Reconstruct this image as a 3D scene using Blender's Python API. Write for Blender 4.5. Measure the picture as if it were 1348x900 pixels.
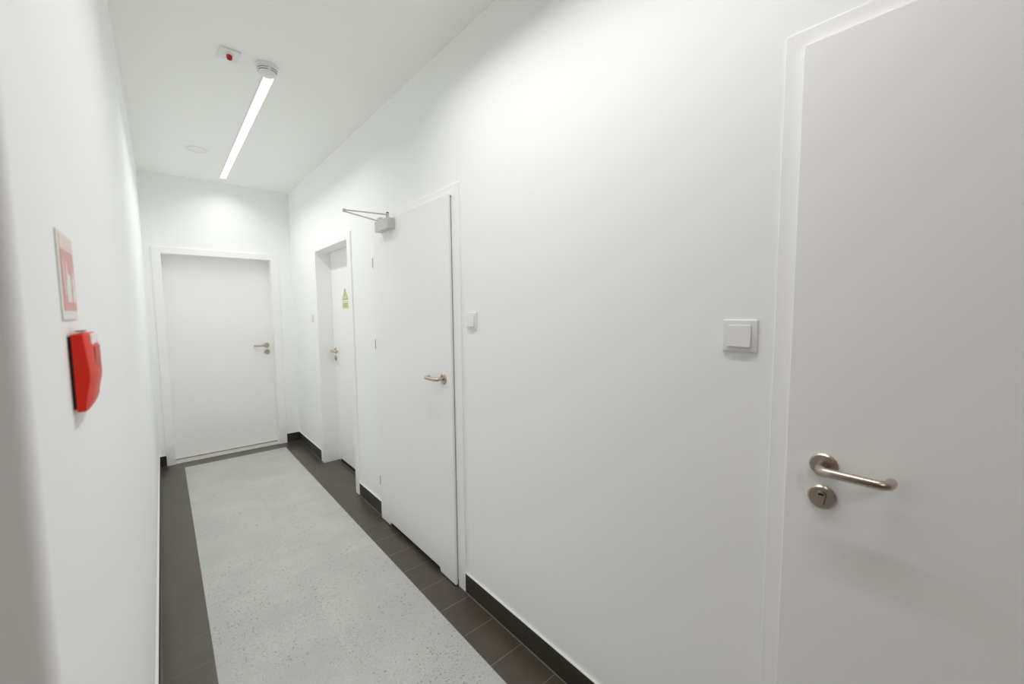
import bpy, bmesh, math, random
from math import sin, cos, pi, radians
from mathutils import Vector, Matrix
C = bpy.context.scene
COL = C.collection
for o in list(bpy.data.objects): bpy.data.objects.remove(o)

# ------------------------------------------------------------------ camera, world, exposure
YAW, PITCH, ROLL, FPX = -0.713079, -0.077782, -0.008674, 532.49
f = Vector((-sin(YAW)*cos(PITCH), cos(YAW)*cos(PITCH), sin(PITCH)))
r = Vector((cos(YAW), sin(YAW), 0)); u = r.cross(f)
r2 = r*cos(ROLL)+u*sin(ROLL); u2 = -r*sin(ROLL)+u*cos(ROLL)
cam = bpy.data.objects.new('camera', bpy.data.cameras.new('camera')); COL.objects.link(cam)
M = Matrix((r2, u2, -f)).transposed().to_4x4(); M.translation = (0, 0, 1.45)
cam.matrix_world = M
cam.data.sensor_width = 36; cam.data.lens = FPX/1348*36; cam.data.clip_start = .02
cam.data.dof.use_dof = True; cam.data.dof.focus_distance = 2.2; cam.data.dof.aperture_fstop = 3.2
C.camera = cam
w = bpy.data.worlds.new('world'); C.world = w; w.use_nodes = True
w.node_tree.nodes['Background'].inputs[0].default_value = (.8, .8, .8, 1)
w.node_tree.nodes['Background'].inputs[1].default_value = .02
C.view_settings.view_transform = 'Standard'; C.view_settings.look = 'None'
C.view_settings.gamma = 1; C.view_settings.use_curve_mapping = False
C.view_settings.exposure = 1.94
FAR_W, NEAR_W, BACK_W = 2.7, 2.7, 3.2
SPREAD = 140
DIFF = .12
LAMP_COL = (.995, .995, 1, 1)
C.cycles.max_bounces = 16; C.cycles.diffuse_bounces = 12; C.cycles.glossy_bounces = 6

# ------------------------------------------------------------------ materials
def lin(c): return tuple(((v/255)/12.92 if v/255 <= .04045 else ((v/255+.055)/1.055)**2.4) for v in c)+(1,)
def mat(name, col, rough=.5, metal=0, spec=.5, noise=0, nscale=8, bump=0, bscale=200, emit=None, coat=0):
    m = bpy.data.materials.new(name); m.use_nodes = True
    nt = m.node_tree; b = nt.nodes['Principled BSDF']
    c = lin(col)
    b.inputs['Roughness'].default_value = rough; b.inputs['Metallic'].default_value = metal
    b.inputs['Specular IOR Level'].default_value = spec; b.inputs['Coat Weight'].default_value = coat
    tc = nt.nodes.new('ShaderNodeTexCoord')
    n = nt.nodes.new('ShaderNodeTexNoise'); n.inputs['Scale'].default_value = nscale; n.inputs['Detail'].default_value = 4
    nt.links.new(tc.outputs['Object'], n.inputs['Vector'])
    mx = nt.nodes.new('ShaderNodeMix'); mx.data_type = 'RGBA'
    mx.inputs[6].default_value = tuple(max(0, v*(1-noise)) for v in c[:3])+(1,)
    mx.inputs[7].default_value = tuple(min(1, v*(1+noise)) for v in c[:3])+(1,)
    nt.links.new(n.outputs['Fac'], mx.inputs[0]); nt.links.new(mx.outputs[2], b.inputs['Base Color'])
    if bump:
        n2 = nt.nodes.new('ShaderNodeTexNoise'); n2.inputs['Scale'].default_value = bscale; n2.inputs['Detail'].default_value = 2
        nt.links.new(tc.outputs['Object'], n2.inputs['Vector'])
        bp = nt.nodes.new('ShaderNodeBump'); bp.inputs['Strength'].default_value = bump; bp.inputs['Distance'].default_value = .001
        nt.links.new(n2.outputs['Fac'], bp.inputs['Height']); nt.links.new(bp.outputs['Normal'], b.inputs['Normal'])
    if emit:
        b.inputs['Emission Color'].default_value = LAMP_COL; b.inputs['Emission Strength'].default_value = emit
    return m

WALL = mat('white_wall_paint', (250, 251, 250), .75, spec=.25, noise=.01, nscale=2, bump=.15, bscale=350)
CEIL = mat('white_ceiling_paint', (250, 251, 249), .85, spec=.2, noise=.008, nscale=2, bump=.1, bscale=300)
FOYER = mat('warm_taupe_paint', (165, 134, 118), .8, spec=.2, noise=.03, nscale=3)  # tint of the unseen walls, chosen to bounce warm light forward
DOOR = mat('white_door_laminate', (249, 249, 248), .45, spec=.35, noise=.006, nscale=3)
FRAME = mat('white_door_frame', (250, 250, 249), .4, spec=.4, noise=.006, nscale=3)
SILL = mat('pale_threshold', (198, 195, 189), .5, noise=.03)
STEEL = mat('satin_nickel', (196, 184, 170), .3, metal=1, noise=.04, nscale=60, bump=.05, bscale=500)
BLACK = mat('black_rubber_and_shade', (16, 15, 15), .6, noise=.1)
DGREY = mat('dark_gap', (40, 38, 36), .7, noise=.1)
GAP_SHADE = mat('grey_gap_shade', (150, 144, 138), .7, noise=.05)  # grey of the shadowed gap beside a proud leaf
WPLAS = mat('white_plastic', (236, 236, 235), .3, spec=.5, noise=.01)
CLOSER = mat('silver_grey_closer_paint', (212, 213, 207), .4, spec=.4, noise=.02)
ARM = mat('pale_metal_arm', (212, 213, 208), .4, metal=.15, noise=.03)
RED = mat('red_plastic', (234, 36, 0), .45, spec=.5, noise=.04, nscale=30)
RED_SHADE = mat('shaded_recess_red', (196, 30, 14), .45, noise=.04, nscale=30)  # red darkened as the shaded inside of the call point recess
LENS = mat('red_lens', (178, 6, 14), .12, spec=.6, noise=.05)
SRED = mat('sheen_paled_sign_red', (224, 146, 140), .35, noise=.12, nscale=30)  # sign red paled to carry the sheen of a grazing view
SPINK = mat('pale_sign_pink', (232, 206, 200), .35, noise=.08, nscale=30)
SWHITE = mat('sign_white', (226, 226, 220), .3, noise=.02)
YEL = mat('pale_yellow_sign', (222, 217, 166), .4, noise=.06, nscale=40)  # yellow paled to carry the haze over the sign
OLIVE = mat('sign_dark_print', (150, 147, 118), .5, noise=.1)
CAULK = mat('white_caulk', (226, 227, 222), .5, noise=.02)
GROUTB = mat('grey_grout_bead', (112, 106, 97), .7, noise=.1, nscale=40)
LAMP1 = mat('lit_diffuser_far', (250, 250, 250), .5, emit=DIFF)
LAMP3 = mat('fill_panel_back', (250, 250, 250), .5, emit=DIFF)
LAMP2 = mat('lit_diffuser_near', (250, 250, 250), .5, emit=DIFF)

T0, TP = 1.235, .1983                   # joints of the dark border tiles
IX0, IX1, IXC, IY1 = .088, .937, .513, 4.835
def node_helpers(nt):
    def mth(op, a, b=None, c=None):
        n = nt.nodes.new('ShaderNodeMath'); n.operation = op
        for i, v in enumerate((a, b, c)):
            if v is None: continue
            if isinstance(v, (int, float)): n.inputs[i].default_value = v
            else: nt.links.new(v, n.inputs[i])
        return n.outputs[0]
    def mix(fac, a, b):
        n = nt.nodes.new('ShaderNodeMix'); n.data_type = 'RGBA'
        for i, v in ((0, fac), (6, a), (7, b)):
            if isinstance(v, (int, float, tuple)): n.inputs[i].default_value = v
            else: nt.links.new(v, n.inputs[i])
        return n.outputs[2]
    return mth, mix
def smooth(nt, v, a, b, c=0., d=1.):
    n = nt.nodes.new('ShaderNodeMapRange'); n.interpolation_type = 'SMOOTHSTEP'
    nt.links.new(v, n.inputs[0])
    for i, k in enumerate((a, b, c, d)): n.inputs[i+1].default_value = k
    return n.outputs[0]
def floor_material():
    m = bpy.data.materials.new('floor_tiles'); m.use_nodes = True; nt = m.node_tree; L = nt.links
    b = nt.nodes['Principled BSDF']; mth, mix = node_helpers(nt)
    tc = nt.nodes.new('ShaderNodeTexCoord'); sp = nt.nodes.new('ShaderNodeSeparateXYZ'); L.new(tc.outputs['Object'], sp.inputs[0])
    x, y = sp.outputs[0], sp.outputs[1]
    inl = mth('MULTIPLY', mth('MULTIPLY', mth('GREATER_THAN', x, IX0), mth('LESS_THAN', x, IX1)), mth('LESS_THAN', y, IY1))
    # slab ids
    cx = mth('GREATER_THAN', x, IXC); ry = mth('FLOOR', mth('DIVIDE', mth('ADD', y, 0.0), 1.2083))
    sid = mth('ADD', mth('MULTIPLY', cx, 7.3), mth('MULTIPLY', ry, 3.1))
    cb = nt.nodes.new('ShaderNodeCombineXYZ'); L.new(x, cb.inputs[0]); L.new(y, cb.inputs[1]); L.new(sid, cb.inputs[2])
    def noise(scale, detail=4, rough=.55, vec=cb.outputs[0]):
        n = nt.nodes.new('ShaderNodeTexNoise'); n.inputs['Scale'].default_value = scale; n.inputs['Detail'].default_value = detail
        n.inputs['Roughness'].default_value = rough; L.new(vec, n.inputs['Vector']); return n.outputs['Fac']
    clouds = smooth(nt, noise(3.2), .3, .7)
    fine = smooth(nt, noise(120, 3, .7), .25, .75)
    base = mix(clouds, lin((184, 184, 181)), lin((199, 200, 196)))
    base = mix(mth('MULTIPLY', fine, .35), base, lin((176, 176, 172)))
    # dark specks, in patches
    def specks(scale, lo, col, dens_scale, a, b_, base):
        v = nt.nodes.new('ShaderNodeTexVoronoi'); v.inputs['Scale'].default_value = scale; L.new(cb.outputs[0], v.inputs['Vector'])
        wn = nt.nodes.new('ShaderNodeSeparateColor'); L.new(v.outputs['Color'], wn.inputs[0])
        dens = smooth(nt, noise(dens_scale, 3), a, b_)
        near = smooth(nt, y, 3.4, 1.6)
        dens = mth('MULTIPLY', dens, mth('ADD', .15, mth('MULTIPLY', near, .85)))
        pick = mth('LESS_THAN', wn.outputs[0], mth('ADD', .015, mth('MULTIPLY', dens, .65)))
        size = mth('LESS_THAN', v.outputs['Distance'], mth('MULTIPLY', wn.outputs[1], lo))
        return mix(mth('MULTIPLY', mth('MULTIPLY', pick, size), .8), base, col)
    streak = nt.nodes.new('ShaderNodeMapping'); streak.inputs['Scale'].default_value = (1.4, 5.5, 1); L.new(cb.outputs[0], streak.inputs[0])
    base = mix(mth('MULTIPLY', smooth(nt, noise(2.2, 5, .6, streak.outputs[0]), .42, .68), .4), base, lin((178, 179, 175)))
    base = specks(210, .5, lin((150, 149, 144)), 1.7, .3, .6, base)
    base = specks(130, .5, lin((136, 134, 129)), 2.2, .4, .62, base)
    base = specks(80, .42, lin((112, 110, 105)), 2.6, .42, .68, base)
    base = specks(190, .45, lin((225, 226, 222)), 3.1, .35, .7, base)
    # slab tone and hair joints
    tone = nt.nodes.new('ShaderNodeTexWhiteNoise'); tone.noise_dimensions = '1D'; L.new(sid, tone.inputs['W'])
    base = mix(mth('MULTIPLY', tone.outputs[0], .5), base, lin((178, 179, 176)))
    jw = .2
    jx = mth('LESS_THAN', mth('ABSOLUTE', mth('SUBTRACT', x, IXC)), .0012)
    jy = mth('LESS_THAN', mth('ABSOLUTE', mth('SUBTRACT', mth('FRACT', mth('ADD', mth('DIVIDE', y, 1.2083), .5)), .5)), .001)
    base = mix(mth('MULTIPLY', mth('MAXIMUM', jx, jy), jw), base, lin((140, 141, 136)))
    # dark border tiles
    dk = mix(smooth(nt, noise(6, 5), .3, .7), lin((66, 58, 47)), lin((75, 67, 55)))
    ty = mth('DIVIDE', mth('SUBTRACT', y, T0), TP)
    tid = mth('FLOOR', ty)
    wn2 = nt.nodes.new('ShaderNodeTexWhiteNoise'); wn2.noise_dimensions = '1D'; L.new(tid, wn2.inputs['W'])
    dk = mix(mth('MULTIPLY', wn2.outputs[0], .25), dk, lin((62, 55, 45)))
    fr = mth('ABSOLUTE', mth('SUBTRACT', mth('FRACT', mth('ADD', ty, .5)), .5))
    g = mth('LESS_THAN', fr, .0062)
    gw = mth('ADD', .25, mth('MULTIPLY', mth('GREATER_THAN', x, .5), .55))
    # joints fade out in the last metre before the end door, where the border is one long strip
    gw = mth('MULTIPLY', gw, smooth(nt, y, 3.3, 2.6))
    dk = mix(mth('MULTIPLY', g, gw), dk, lin((150, 142, 130)))
    eg = mth('LESS_THAN', mth('MINIMUM', mth('ABSOLUTE', mth('SUBTRACT', x, IX0)), mth('ABSOLUTE', mth('SUBTRACT', x, IX1))), .0013)
    c = mix(inl, dk, base)
    c = mix(mth('MULTIPLY', eg, .5), c, lin((128, 116, 104)))
    L.new(c, b.inputs['Base Color'])
    ro = nt.nodes.new('ShaderNodeMapRange'); L.new(inl, ro.inputs[0]); ro.inputs[3].default_value = .3; ro.inputs[4].default_value = .55
    L.new(ro.outputs[0], b.inputs['Roughness']); b.inputs['Specular IOR Level'].default_value = .8
    bu = nt.nodes.new('ShaderNodeBump'); bu.inputs['Strength'].default_value = .12; bu.inputs['Distance'].default_value = .001
    L.new(noise(90, 3), bu.inputs['Height']); L.new(bu.outputs[0], b.inputs['Normal'])
    return m
def skirting_material():
    m = bpy.data.materials.new('dark_skirting_tile'); m.use_nodes = True; nt = m.node_tree; L = nt.links
    b = nt.nodes['Principled BSDF']; mth, mix = node_helpers(nt)
    tc = nt.nodes.new('ShaderNodeTexCoord'); sp = nt.nodes.new('ShaderNodeSeparateXYZ'); L.new(tc.outputs['Object'], sp.inputs[0])
    n = nt.nodes.new('ShaderNodeTexNoise'); n.inputs['Scale'].default_value = 14; n.inputs['Detail'].default_value = 5; L.new(tc.outputs['Object'], n.inputs['Vector'])
    c = mix(n.outputs['Fac'], lin((50, 45, 41)), lin((66, 60, 54)))
    fr = mth('ABSOLUTE', mth('SUBTRACT', mth('FRACT', mth('ADD', mth('DIVIDE', mth('SUBTRACT', sp.outputs[1], T0), TP), .5)), .5))
    c = mix(mth('MULTIPLY', mth('LESS_THAN', fr, .006), .35), c, lin((110, 103, 95)))
    L.new(c, b.inputs['Base Color']); b.inputs['Roughness'].default_value = .4
    return m
FLOOR = floor_material(); SKIRT = skirting_material()

# ------------------------------------------------------------------ mesh helpers
def box(bm, x0, x1, y0, y1, z0, z1):
    v = [bm.verts.new((x, y, z)) for x in (x0, x1) for y in (y0, y1) for z in (z0, z1)]
    for q in ((0, 1, 3, 2), (4, 6, 7, 5), (0, 4, 5, 1), (2, 3, 7, 6), (0, 2, 6, 4), (1, 5, 7, 3)): bm.faces.new([v[i] for i in q])
def prism(bm, pts, fn, d0, d1):
    """polygon pts (a,b) swept between depths d0 and d1; fn(a,b,d)->xyz"""
    A = [bm.verts.new(fn(a, b, d0)) for a, b in pts]; B = [bm.verts.new(fn(a, b, d1)) for a, b in pts]
    bm.faces.new(A); bm.faces.new(B[::-1]); n = len(pts)
    for i in range(n): bm.faces.new((A[i], B[i], B[(i+1) % n], A[(i+1) % n]))
def lathe(bm, prof, fn, n=48, a0=0, a1=2*pi):
    """profile (radius, height) revolved; fn(x,y,h)->xyz"""
    full = abs(a1-a0-2*pi) < 1e-6; k = n if full else n+1
    rings = [[bm.verts.new(fn(r*cos(a0+(a1-a0)*i/n), r*sin(a0+(a1-a0)*i/n), h)) for i in range(k)] for r, h in prof]
    for p, q in zip(rings, rings[1:]):
        for i in range(n): bm.faces.new((p[i], p[(i+1) % k], q[(i+1) % k], q[i]))
    if full: bm.faces.new(rings[0][::-1]); bm.faces.new(rings[-1])
    else:
        bm.faces.new([R[0] for R in rings]); bm.faces.new([R[-1] for R in rings][::-1])
        for p, q in ((rings[-1], rings[0]),):
            for i in range(n): bm.faces.new((p[i], p[i+1], q[i+1], q[i]))
def tube(bm, pts, rad, n=20):
    pts = [Vector(p) for p in pts]; rings = []; ref = Vector((.13, .21, .97)).normalized()
    for i, p in enumerate(pts):
        t = (pts[min(i+1, len(pts)-1)]-pts[max(i-1, 0)]).normalized()
        a = t.cross(ref).normalized(); b = t.cross(a)
        rr = rad[i] if isinstance(rad, (list, tuple)) else rad
        rings.append([bm.verts.new(p+rr*(a*cos(2*pi*k/n)+b*sin(2*pi*k/n))) for k in range(n)])
    for p, q in zip(rings, rings[1:]):
        for k in range(n): bm.faces.new((p[k], p[(k+1) % n], q[(k+1) % n], q[k]))
    bm.faces.new(rings[0]); bm.faces.new(rings[-1][::-1])
def obj(name, bm, m, parent=None, bevel=0, smooth_=False, seg=2, at=None, weld=True):
    if weld: bmesh.ops.remove_doubles(bm, verts=bm.verts, dist=1e-6)
    bmesh.ops.recalc_face_normals(bm, faces=bm.faces)
    me = bpy.data.meshes.new(name)
    if at is not None: bmesh.ops.translate(bm, verts=bm.verts, vec=-Vector(at))
    bm.to_mesh(me); bm.free(); me.materials.append(m)
    o = bpy.data.objects.new(name, me); COL.objects.link(o)
    if at is not None: o.location = at
    if parent: o.parent = parent
    if smooth_:
        for p in me.polygons: p.use_smooth = True
        try: me.set_sharp_from_angle(angle=radians(38))
        except Exception: pass
    if bevel:
        md = o.modifiers.new('bevel', 'BEVEL'); md.width = bevel; md.segments = seg; md.limit_method = 'ANGLE'; md.angle_limit = radians(35)
        md.harden_normals = True
        for p in me.polygons: p.use_smooth = True
    return o
def boxobj(name, m, parent, *bs, bevel=0, seg=2):
    bm = bmesh.new()
    for b in bs: box(bm, *b)
    return obj(name, bm, m, parent, bevel, seg=seg, weld=False)
def empty(name, loc, rz=0, **props):
    o = bpy.data.objects.new(name, None); COL.objects.link(o); o.location = loc; o.rotation_euler = (0, 0, rz); o.empty_display_size = .1
    for k, v in props.items(): o[k] = v
    return o
def tag(o, **p):
    for k, v in p.items(): o[k] = v
    return o

# ------------------------------------------------------------------ room dimensions
XL, XR, YE, H = -.093, 1.12, 5.0, 2.731
YN = .557                                # near corner of the left wall
YB, XF = -2.6, -2.4                      # back wall and far side of the wider space around the camera
WT = .25
# doors on the right wall: y of outer frame (far, near)
D1 = (4.15, 3.145); D2 = (2.722, 1.668); D3 = (.323, -.731)
HO = 2.045                               # height of wall openings

# floor, ceiling, walls
boxobj('floor', FLOOR, None, (XF-.2, XR+WT+.35, YB-.2, YE+.45, -.12, 0)); tag(bpy.data.objects['floor'], kind='structure', label='light speckled stone slab floor with a dark tiled border', category='floor')
def struct(o, label, cat): return tag(o, kind='structure', label=label, category=cat)
struct(boxobj('ceiling', CEIL, None, (XF-.2, XR+WT, YB-.2, YE+.3, H, H+.15)), 'plain white ceiling over the corridor', 'ceiling')
segs = []
ys = [YE+.3, D1[0]-.03, D1[1]+.03, D2[0]-.03, D2[1]+.03, D3[0]-.03, D3[1]+.03, YB-.2]
for i in range(0, 8, 2): segs.append((XR, XR+WT, ys[i+1], ys[i], 0, H))
for i in (1, 3, 5): segs.append((XR, XR+WT, ys[i+1], ys[i], HO, H))
struct(boxobj('wall_right', WALL, None, *segs), 'long white corridor wall with three doors', 'wall')
bm = bmesh.new()   # left wall, ending in a softly rounded plaster corner
R_ = .012; pts = [(XL, YE+.3), (XL, YN+R_)]+[(XL-R_+R_*cos(a), YN+R_-R_*sin(a)) for a in [radians(15*k) for k in range(1, 6)]]+[(XL-R_, YN), (XF-.2, YN), (XF-.2, YN+.2), (XL-.2, YN+.2), (XL-.2, YE+.3)]
prism(bm, pts, lambda a, b, d: (a, b, d), 0, H)
struct(obj('wall_left', bm, WALL, smooth_=True), 'white wall with a rounded near corner, beside the red call point', 'wall')
ED = (-.037, .987)                       # end door frame outer x
struct(boxobj('wall_end', WALL, None, (XL, ED[0]+.03, YE, YE+.3, 0, H), (ED[1]-.03, XR, YE, YE+.3, 0, H), (ED[0]+.03, ED[1]-.03, YE, YE+.3, HO, H)), 'short white wall closing the corridor around the far door', 'wall')
struct(boxobj('wall_back', FOYER, None, (XF, XR, YB-.2, YB, 0, H)), 'taupe wall behind the camera', 'wall')
struct(boxobj('wall_side', FOYER, None, (XF-.2, XF, YB, YN, 0, H)), 'taupe side wall behind the camera', 'wall')

# ------------------------------------------------------------------ skirting
SB, ST = .1, .009
def skirt(name, label, x0, x1, y0, y1, face):
    """face: +x/-x/-y direction the visible side looks"""
    o = boxobj(name, SKIRT, None, (x0, x1, y0, y1, 0, SB), bevel=.0008, seg=1)
    tag(o, kind='structure', label=label, category='baseboard')
    boxobj('caulk_bead', CAULK, o, (x0, x1, y0, y1, SB, SB+.0028))
    g = .005
    q = {'-x': (x0-g, x0, y0, y1), '+x': (x1, x1+g, y0, y1), '-y': (x0, x1, y0-g, y0)}[face]
    boxobj('grout_bead', GROUTB, o, q+(0, .003))
    return o
skirt('baseboard_right', 'long dark skirting between the nearest and the middle door', XR-ST, XR, D3[0]+.001, D2[1]-.001, '-x')
skirt('baseboard_right', 'short dark skirting between the middle door and the recessed door', XR-ST, XR, D2[0]+.001, D1[1]-.001, '-x')
skirt('baseboard_right', 'dark skirting in the far right corner beyond the recessed door', XR-ST, XR, D1[0]+.001, YE-ST, '-x')
skirt('baseboard_left', 'dark skirting running along the left wall', XL, XL+ST, YN+.012, YE-ST, '+x')
skirt('baseboard_end', 'tiny dark skirting left of the far door', XL, ED[0]-.001, YE-ST, YE, '-y')
skirt('baseboard_end', 'small dark skirting right of the far door', ED[1]+.001, XR, YE-ST, YE, '-y')

# ------------------------------------------------------------------ doors (local: x across seen from the corridor, +y into the wall)
def handle(parent, lx, ly, z, dirx, m=STEEL, lock=True, name='door_handle'):
    """round rose, neck, straight lever and a return towards the leaf"""
    bm = bmesh.new()
    B, ln, rr, R = .05, .113, .0095, .02
    p = [(0, 0, 0), (0, -(B-R), 0)]
    for k in range(1, 8):
        a = pi/2*k/7; p.append((dirx*(R-R*cos(a)), -(B-R)-R*sin(a), 0))
    p.append((dirx*(ln-R), -B, 0))
    for k in range(1, 8):
        a = pi/2*k/7; p.append((dirx*(ln-R+R*sin(a)), -(B-R)-R*cos(a), 0))
    p.append((dirx*ln, -.018, 0))
    tube(bm, [(lx+a, ly+b, z+c) for a, b, c in p], rr, 24)
    h = obj(name, bm, m, parent, smooth_=True); h['label'] = 'satin metal lever handle'
    bm = bmesh.new(); lathe(bm, [(.0265, 0), (.0265, .0045), (.0235, .008)], lambda a, b, c: (lx+a, ly-c, z+b))
    obj('handle_rose', bm, m, h, smooth_=True)
    if lock:
        zc = z-.073
        bm = bmesh.new(); lathe(bm, [(.0265, 0), (.0265, .0045), (.0235, .008)], lambda a, b, c: (lx+a, ly-c, zc+b))
        e = obj('lock_escutcheon', bm, m, parent, smooth_=True); e['label'] = 'round metal lock plate'
        bm = bmesh.new(); prof = [(.0085*cos(a), .006+.0085*sin(a)) for a in [radians(-30+240*k/16) for k in range(17)]]+[(-.005, -.014), (-.0025, -.0165), (.0025, -.0165), (.005, -.014)]
        prism(bm, prof, lambda a, b, d: (lx+a, ly-d, zc+b), .0075, .0125)
        c = obj('lock_cylinder', bm, m, e, bevel=.0006)
        bm = bmesh.new(); box(bm, lx-.005, lx+.005, ly-.0132, ly-.0122, zc+.0065, zc+.0105)
        obj('keyhole', bm, BLACK, e)
    return h
def frame(parent, W, top, fl, fr_, ft, depth, proud=.01, stop=None):
    """casing with face widths fl (left), fr_ (right), ft (top), lining the opening"""
    bm = bmesh.new()
    prism(bm, [(0, 0), (fl, 0), (fl, top-ft), (W-fr_, top-ft), (W-fr_, 0), (W, 0), (W, top), (0, top)], lambda a, b, d: (a, d, b), -proud, depth)
    return obj('door_frame', bm, FRAME, parent, bevel=.0012, seg=2)
def leaf(parent, x0, x1, y0, z0, z1, th=.04, notch=None):
    bm = bmesh.new()
    if notch:
        n0, n1, nh = notch; k = .012
        pts = [(x0, z0), (n0-k, z0), (n0, z0+nh), (n1, z0+nh)]+[(n1+k*(t/4), z0+nh*(1-(t/4)**1.6)) for t in range(1, 5)]+[(x1, z0), (x1, z1), (x0, z1)]
    else: pts = [(x0, z0), (x1, z0), (x1, z1), (x0, z1)]
    prism(bm, pts, lambda a, b, d: (a, d, b), y0, y0+th)
    return obj('door_leaf', bm, DOOR, parent, bevel=.0009, seg=2)
def right_door(n, d, label):
    return empty('door_%d' % n, (XR, d[0], 0), -pi/2, kind='structure', label=label, category='door')

# far end door (recessed)
e = empty('door_1', (ED[0], YE, 0), 0, kind='structure', label='white door facing the camera at the far end of the corridor', category='door')
W = ED[1]-ED[0]
frame(e, W, 2.067, .066, .072, .06, .18)
leaf(e, .066, W-.072, .12, .014, 2.007)
boxobj('door_sill', SILL, e, (.0661, W-.0721, -.004, .16, 0, .006), bevel=.001)
handle(e, .86-ED[0], .12, 1.094, -1)

# recessed door on the right
e = right_door(2, D1, 'recessed white door in the right wall with a small yellow sign'); W = D1[0]-D1[1]
frame(e, W, 2.062, .085, .078, .056, .2)
leaf(e, .085, W-.078, .125, .008, 2.006, notch=(.15, .8, .026))
boxobj('slot_shade_strip', BLACK, e, (.152, .795, .13, .16, .0005, .0345))  # black strip standing in for the shade under the leaf
boxobj('door_sill', GROUTB, e, (.0851, W-.0781, .118, .124, 0, .004))
handle(e, D1[0]-4.015, .125, 1.083, 1)

# middle door, leaf standing proud of its casing
def proud_door(n, d, lf, ln_, label, closed=None, lock=True, hz=1.10, hy=None, proud=.025):
    e = right_door(n, d, label); W = d[0]-d[1]
    frame(e, W, 2.064, .06, .062, .05, .2, proud=proud-.015)
    x0, x1 = d[0]-lf, d[0]-ln_
    leaf(e, x0, x1, -proud, .007, 2.022, th=.0145, notch=(x0+.15, x1-.165, .024))
    # rebated inner thickness of the leaf
    boxobj('leaf_rebate', DOOR, e, (.0625, W-.0645, -proud+.0146, .016, .035, 2.008))
    boxobj('gap_shade_strip', GAP_SHADE, e, (x1-.004, x1+.002, -proud+.0115, -proud+.0149, .01, 2.018))  # grey strip painting the shadow line in the gap at the leaf edge
    handle(e, d[0]-hy, -proud, hz, (1 if n == 4 else -1), lock=lock)
    return e
e2 = proud_door(3, D2, 2.682, 1.735, 'white door in the middle of the right wall, under the door closer', lock=False, hz=1.098, hy=1.812)
# lever of the middle door points away from the camera: hinges on the far side
for z in (1.775, 1.23, .277):
    bm = bmesh.new()
    lathe(bm, [(.0042, -.032), (.0042, .032)], lambda a, b, c: (D2[0]-2.688+a, -.0255+b, z+c), 16)
    obj('hinge', bm, ARM, e2, smooth_=True)
e3 = proud_door(4, D3, .283, -.67, 'nearest white door with a large metal lever handle, at the right edge', hz=1.1, hy=.211, proud=.019)

# ------------------------------------------------------------------ door closer
t = empty('door_closer', (1.095, 2.43, 1.947), 0, label='pale grey overhead door closer with scissor arm above the middle door', category='door closer')
def cl(name, m, bm, parent=t, **k):
    bmesh.ops.translate(bm, verts=bm.verts, vec=(-1.095, -2.43, -1.947))
    return obj(name, bm, m, parent, **k)
bm = bmesh.new(); box(bm, 1.05, 1.0949, 2.336, 2.53, 1.947, 2.012); cl('closer_body', CLOSER, bm, bevel=.004)
bm = bmesh.new(); lathe(bm, [(.012, 2.012), (.012, 2.022), (.009, 2.024), (.009, 2.043), (.006, 2.045)], lambda a, b, c: (1.074+a, 2.385+b, c), 20); sp_ = cl('spindle', ARM, bm, smooth_=True)
bm = bmesh.new(); lathe(bm, [(.0075, 2.0451), (.0075, 2.05)], lambda a, b, c: (1.074+a, 2.385+b, c), 16); cl('spindle_screw', DGREY, bm, sp_)
def bar(bm, p, q, wdt, z0, z1):
    p, q = Vector(p), Vector(q); d = (q-p).normalized(); n = Vector((-d.y, d.x))*wdt/2
    prism(bm, [tuple(p-d*.008-n), tuple(p-n*1.25), tuple(q-n), tuple(q+d*.006-n*.6), tuple(q+d*.006+n*.6), tuple(q+n), tuple(p+n*1.25), tuple(p-d*.008+n)], lambda a, b, c: (a, b, c), z0, z1)
EL = (.832, 2.43)
bm = bmesh.new(); bar(bm, (1.074, 2.385), EL, .02, 2.034, 2.038); cl('main_arm', ARM, bm, bevel=.001)
bm = bmesh.new(); bar(bm, (1.098, 2.56), EL, .017, 2.026, 2.030); cl('forearm', ARM, bm, bevel=.001)
bm = bmesh.new(); lathe(bm, [(.0095, 2.0245), (.0095, 2.041)], lambda a, b, c: (EL[0]+a, EL[1]+b, c), 20); cl('elbow_joint', ARM, bm, smooth_=True)
bm = bmesh.new(); box(bm, 1.086, 1.1098, 2.54, 2.58, 2.023, 2.05); cl('arm_bracket', CLOSER, bm, bevel=.002)

# ------------------------------------------------------------------ switches on the right wall
def switch(y, z, s, label, rot=0):
    t = empty('light_switch', (XR, y, z), -pi/2, label=label, category='light switch')
    bm = bmesh.new()
    h = s/2
    for (a, b, d0, d1) in ((h, h, 0, .006),): 
        A = [bm.verts.new((x*h, 0, zz*h)) for x, zz in ((-1, -1), (1, -1), (1, 1), (-1, 1))]
        Bq = [bm.verts.new((x*h*.975, -.0045, zz*h*.975)) for x, zz in ((-1, -1), (1, -1), (1, 1), (-1, 1))]
        Cq = [bm.verts.new((x*h*.70, -.0065, zz*h*.70)) for x, zz in ((-1, -1), (1, -1), (1, 1), (-1, 1))]
        bm.faces.new(A[::-1]); bm.faces.new(Cq)
        for P, Q in ((A, Bq), (Bq, Cq)):
            for i in range(4): bm.faces.new((P[i], P[(i+1) % 4], Q[(i+1) % 4], Q[i]))
    obj('switch_frame', bm, WPLAS, t, bevel=.0012)
    bm = bmesh.new(); q = h*.66    # rocker, its lower edge standing out
    prism(bm, [(-.006, q), (-.0085, q), (-.0125, -q), (-.006, -q)], lambda a, b, d: (d, a, b), -q, q)
    obj('rocker', bm, WPLAS, t, bevel=.0008)
    return t
switch(.4, 1.38, .083, 'white square light switch on bare wall beside the nearest door')
switch(1.583, 1.402, .08, 'white light switch just right of the middle door frame')
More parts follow.
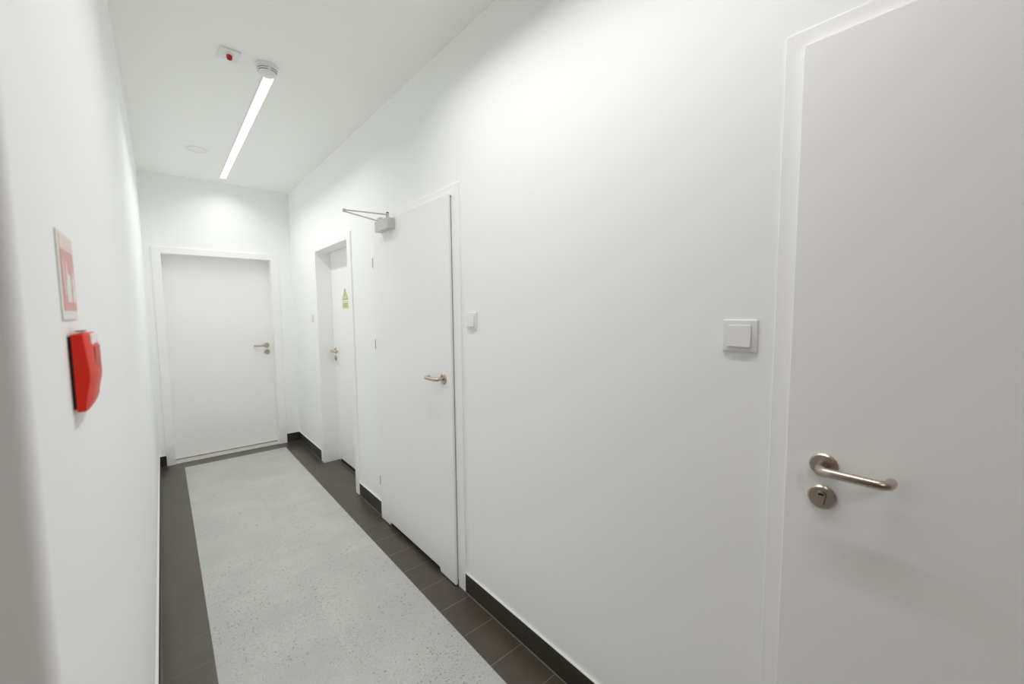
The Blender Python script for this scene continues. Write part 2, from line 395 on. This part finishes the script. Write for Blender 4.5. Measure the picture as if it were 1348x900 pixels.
switch(4.272, 1.395, .075, 'tiny distant light switch left of the recessed door')

# ------------------------------------------------------------------ warning sign on the recessed door
ly = XR+.125
t = empty('warning_sign', (ly, 3.695, 1.56), -pi/2, label='pale yellow triangle warning sign on the recessed door', category='sign')
def plate(name, pts, m, d0, d1, parent):
    bm = bmesh.new(); prism(bm, pts, lambda a, b, d: (a, -d, b), d0, d1); return obj(name, bm, m, parent)
plate('sign_backing', [(-.078, -.083), (.078, -.083), (.078, -.0), (.012, .1), (-.012, .1), (-.078, 0)], SWHITE, .0003, .0012, t)
tb = plate('triangle', [(-.074, .0), (.074, .0), (0, .098)], OLIVE, .0012, .0018, t)
plate('triangle_field', [(-.062, .0065), (.062, .0065), (0, .087)], YEL, .0018, .0022, tb)
plate('lightning_bolt', [(.004, .066), (-.014, .036), (-.002, .038), (-.008, .012), (.014, .044), (.002, .042)], OLIVE, .0022, .0026, tb)
plate('text_panel', [(-.072, -.08), (.072, -.08), (.072, -.022), (-.072, -.022)], YEL, .0012, .0018, t)
for k, (a, b) in enumerate(((-.05, .05), (-.058, .056), (-.04, .038))):
    z = -.038-.013*k
    plate('print_line', [(a, z-.0025), (b, z-.0025), (b, z+.0025), (a, z+.0025)], OLIVE, .0018, .002, t)

# ------------------------------------------------------------------ fire sign and call point on the left wall (local x = world -y... use world maps)
t = empty('fire_alarm_sign', (XL, .8, 1.5), pi/2, label='pale red and white fire alarm sign above the red call point', category='sign')
def lp(name, pts, m, d0, d1, parent):   # a = distance along wall from sign centre (+ = further), b = height
    bm = bmesh.new(); prism(bm, pts, lambda a, b, d: (a, -d, b), d0, d1); return obj(name, bm, m, parent)
def rect(a0, a1, b0, b1): return [(a0, b0), (a1, b0), (a1, b1), (a0, b1)]
lp('sign_plate', rect(-.057, .057, -.057, .056), SWHITE, .0002, .0016, t)
lp('top_band', rect(-.042, .055, .034, .053), SPINK, .0016, .002, t)
rp = lp('red_field', rect(-.042, .055, -.045, .033), SRED, .0016, .002, t)
lp('hand_symbol', [(-.016, -.034), (.016, -.034), (.019, -.012), (.018, .002), (.006, .004), (-.002, .006), (-.006, .02), (-.012, .02), (-.013, -.004), (-.018, -.014)], SWHITE, .002, .0023, rp)
lp('flame_symbol', [(.03, -.034), (.046, -.034), (.05, -.022), (.046, -.01), (.05, .006), (.042, .0), (.038, .018), (.032, .002), (.028, -.008), (.031, -.018), (.026, -.026)], SWHITE, .002, .0023, rp)
lp('button_symbol', [(-.03+.006*cos(a), -.002+.026*sin(a)) for a in [2*pi*k/16 for k in range(16)]], SPINK, .002, .0023, rp)

t = empty('fire_call_point', (XL, .81, 1.325), 0, label='red manual fire alarm call point box on the left wall', category='call point')
def wl(v): return (v[0]-XL, v[1]-.81, v[2]-1.325)
bm = bmesh.new(); box(bm, XL, XL+.0035, .7655, .868, 1.3255, 1.4215); bmesh.ops.translate(bm, verts=bm.verts, vec=(-XL, -.81, -1.325)); obj('back_gasket', bm, BLACK, t)
# housing: outline in (y,x) per height, bowed side profile
bm = bmesh.new(); rings = []
NZ = 16
def lerp(tab, v):
    for (a, p), (b, q) in zip(tab, tab[1:]):
        if v <= b: k = (v-a)/(b-a); return p+(q-p)*(k*k*(3-2*k))
    return tab[-1][1]
SX = [(0, .0115), (.5, .0178), (1, .0142)]; FX = [(0, .0130), (.12, .0175), (.45, .0222), (.8, .0208), (1, .0182)]
for i in range(NZ+1):
    s = i/NZ; z = 1.322+.102*s
    sx = XL+lerp(SX, s); fx = XL+lerp(FX, s)
    y0, y1 = .763, .866
    rings.append([bm.verts.new(wl(v)) for v in ((XL+.0035, y0, z), (sx, y0+.001, z), (fx, y0+.017, z), (fx, y1-.014, z), (sx, y1-.001, z), (XL+.0035, y1, z))])
for p, q in zip(rings, rings[1:]):
    for k in range(6): bm.faces.new((p[k], p[(k+1) % 6], q[(k+1) % 6], q[k]))
bm.faces.new(rings[0][::-1]); bm.faces.new(rings[-1])
obj('call_point_housing', bm, RED, t, bevel=.0008, seg=2)
bm = bmesh.new(); box(bm, .012, .0221, -.018, .041, .041, .081); obj('recess_shade_panel', bm, RED_SHADE, t, bevel=.0008)  # dark red box painting the shaded inner wall of the recess
bm = bmesh.new(); box(bm, .010, .0204, -.027, .040, .084, .0985); obj('label_plate', bm, WPLAS, t, bevel=.0008)
bm = bmesh.new(); box(bm, .005, .0125, -.03, .012, .1015, .1026); obj('key_slot', bm, DGREY, t)

# ------------------------------------------------------------------ ceiling fittings
def lamp_light(parent, sx, sy, watts, z):
    # prismatic optic: light leaves the diffuser mostly downwards
    l = bpy.data.lights.new('lamp_light', 'AREA'); l.shape = 'RECTANGLE'; l.size = sx; l.size_y = sy
    l.energy = watts; l.color = LAMP_COL[:3]; l.spread = radians(SPREAD)
    o = bpy.data.objects.new('lamp_light', l); COL.objects.link(o); o.parent = parent; o.location = (0, 0, z)
def linear(y0, y1, m, label, watts, x=.52):
    t = empty('linear_ceiling_light', (x, (y0+y1)/2, H), 0, label=label, category='ceiling light', group='linear ceiling lights')
    hy = (y1-y0)/2; wd = .0255
    boxobj('light_frame', WPLAS, t, (-wd-.003, -wd, -hy-.003, hy+.003, -.005, 0), (wd, wd+.003, -hy-.003, hy+.003, -.005, 0), (-wd, wd, -hy-.003, -hy, -.005, 0), (-wd, wd, hy, hy+.003, -.005, 0))
    boxobj('diffuser', m, t, (-wd, wd, -hy, hy, -.0035, 0))
    lamp_light(t, wd*2, hy*2, watts, -.0055)
linear(2.6, 4.795, LAMP1, 'long narrow lit ceiling light running towards the far door', FAR_W)
linear(-.15, 1.72, LAMP2, 'long narrow lit ceiling light overhead near the camera', NEAR_W, .66)

t = empty('added_fill_panel', (-.4, -1.4, H), 0, label='added square fill light panel behind the camera', category='ceiling light')  # added out of view as fill light for the near surfaces
boxobj('panel_frame', WPLAS, t, (-.31, -.295, -.31, .31, -.008, 0), (.295, .31, -.31, .31, -.008, 0), (-.295, .295, -.31, -.295, -.008, 0), (-.295, .295, .295, .31, -.008, 0))
boxobj('diffuser', LAMP3, t, (-.295, .295, -.295, .295, -.005, 0))
lamp_light(t, .58, .58, BACK_W, -.009)
t = empty('smoke_detector', (.492, 2.505, H), 0, label='round white smoke detector at the near end of the ceiling light', category='smoke detector')
bm = bmesh.new(); lathe(bm, [(.053, 0), (.053, -.008), (.05, -.012)], lambda a, b, c: (a, b, c)); obj('detector_base', bm, WPLAS, t, smooth_=True)
bm = bmesh.new(); lathe(bm, [(.046, -.012), (.047, -.020), (.044, -.030), (.038, -.040), (.030, -.046), (.012, -.048)], lambda a, b, c: (a, b, c)); db = obj('detector_head', bm, WPLAS, t, smooth_=True)
bm = bmesh.new()
for (ra, za) in ((.0462, -.0235), (.0432, -.0325)):
    for k in range(4):
        a0 = radians(-90-78+90*k); lathe(bm, [(ra-.004, za+.0011), (ra+.0004, za+.0011), (ra+.0002-.0006, za-.0011), (ra-.004, za-.0011)], lambda a, b, c: (a, b, c), 16, a0, a0+radians(74))
obj('vent_slots', bm, DGREY, db)

t = empty('alarm_indicator', (.33, 2.508, H), radians(2), label='square white ceiling plate with a small red indicator lens', category='alarm indicator')
boxobj('mounting_plate', WPLAS, t, (-.043, .043, -.055, .055, -.009, 0), bevel=.003)
bm = bmesh.new(); lathe(bm, [(.0125, -.009), (.012, -.022), (.0105, -.027), (.006, -.029)], lambda a, b, c: (a, b, c), 28); obj('red_lens', bm, LENS, t, smooth_=True)

bm = bmesh.new(); lathe(bm, [(.069, 0), (.069, -.004), (.066, -.006), (.062, -.006), (.0605, -.0035), (.058, -.0035)], lambda a, b, c: (a, b, c), 64)
o = obj('ceiling_cover', bm, WPLAS, None, smooth_=True); o.location = (.285, 4.09, H)
tag(o, label='flat round white cover on the ceiling left of the light', category='ceiling cover')
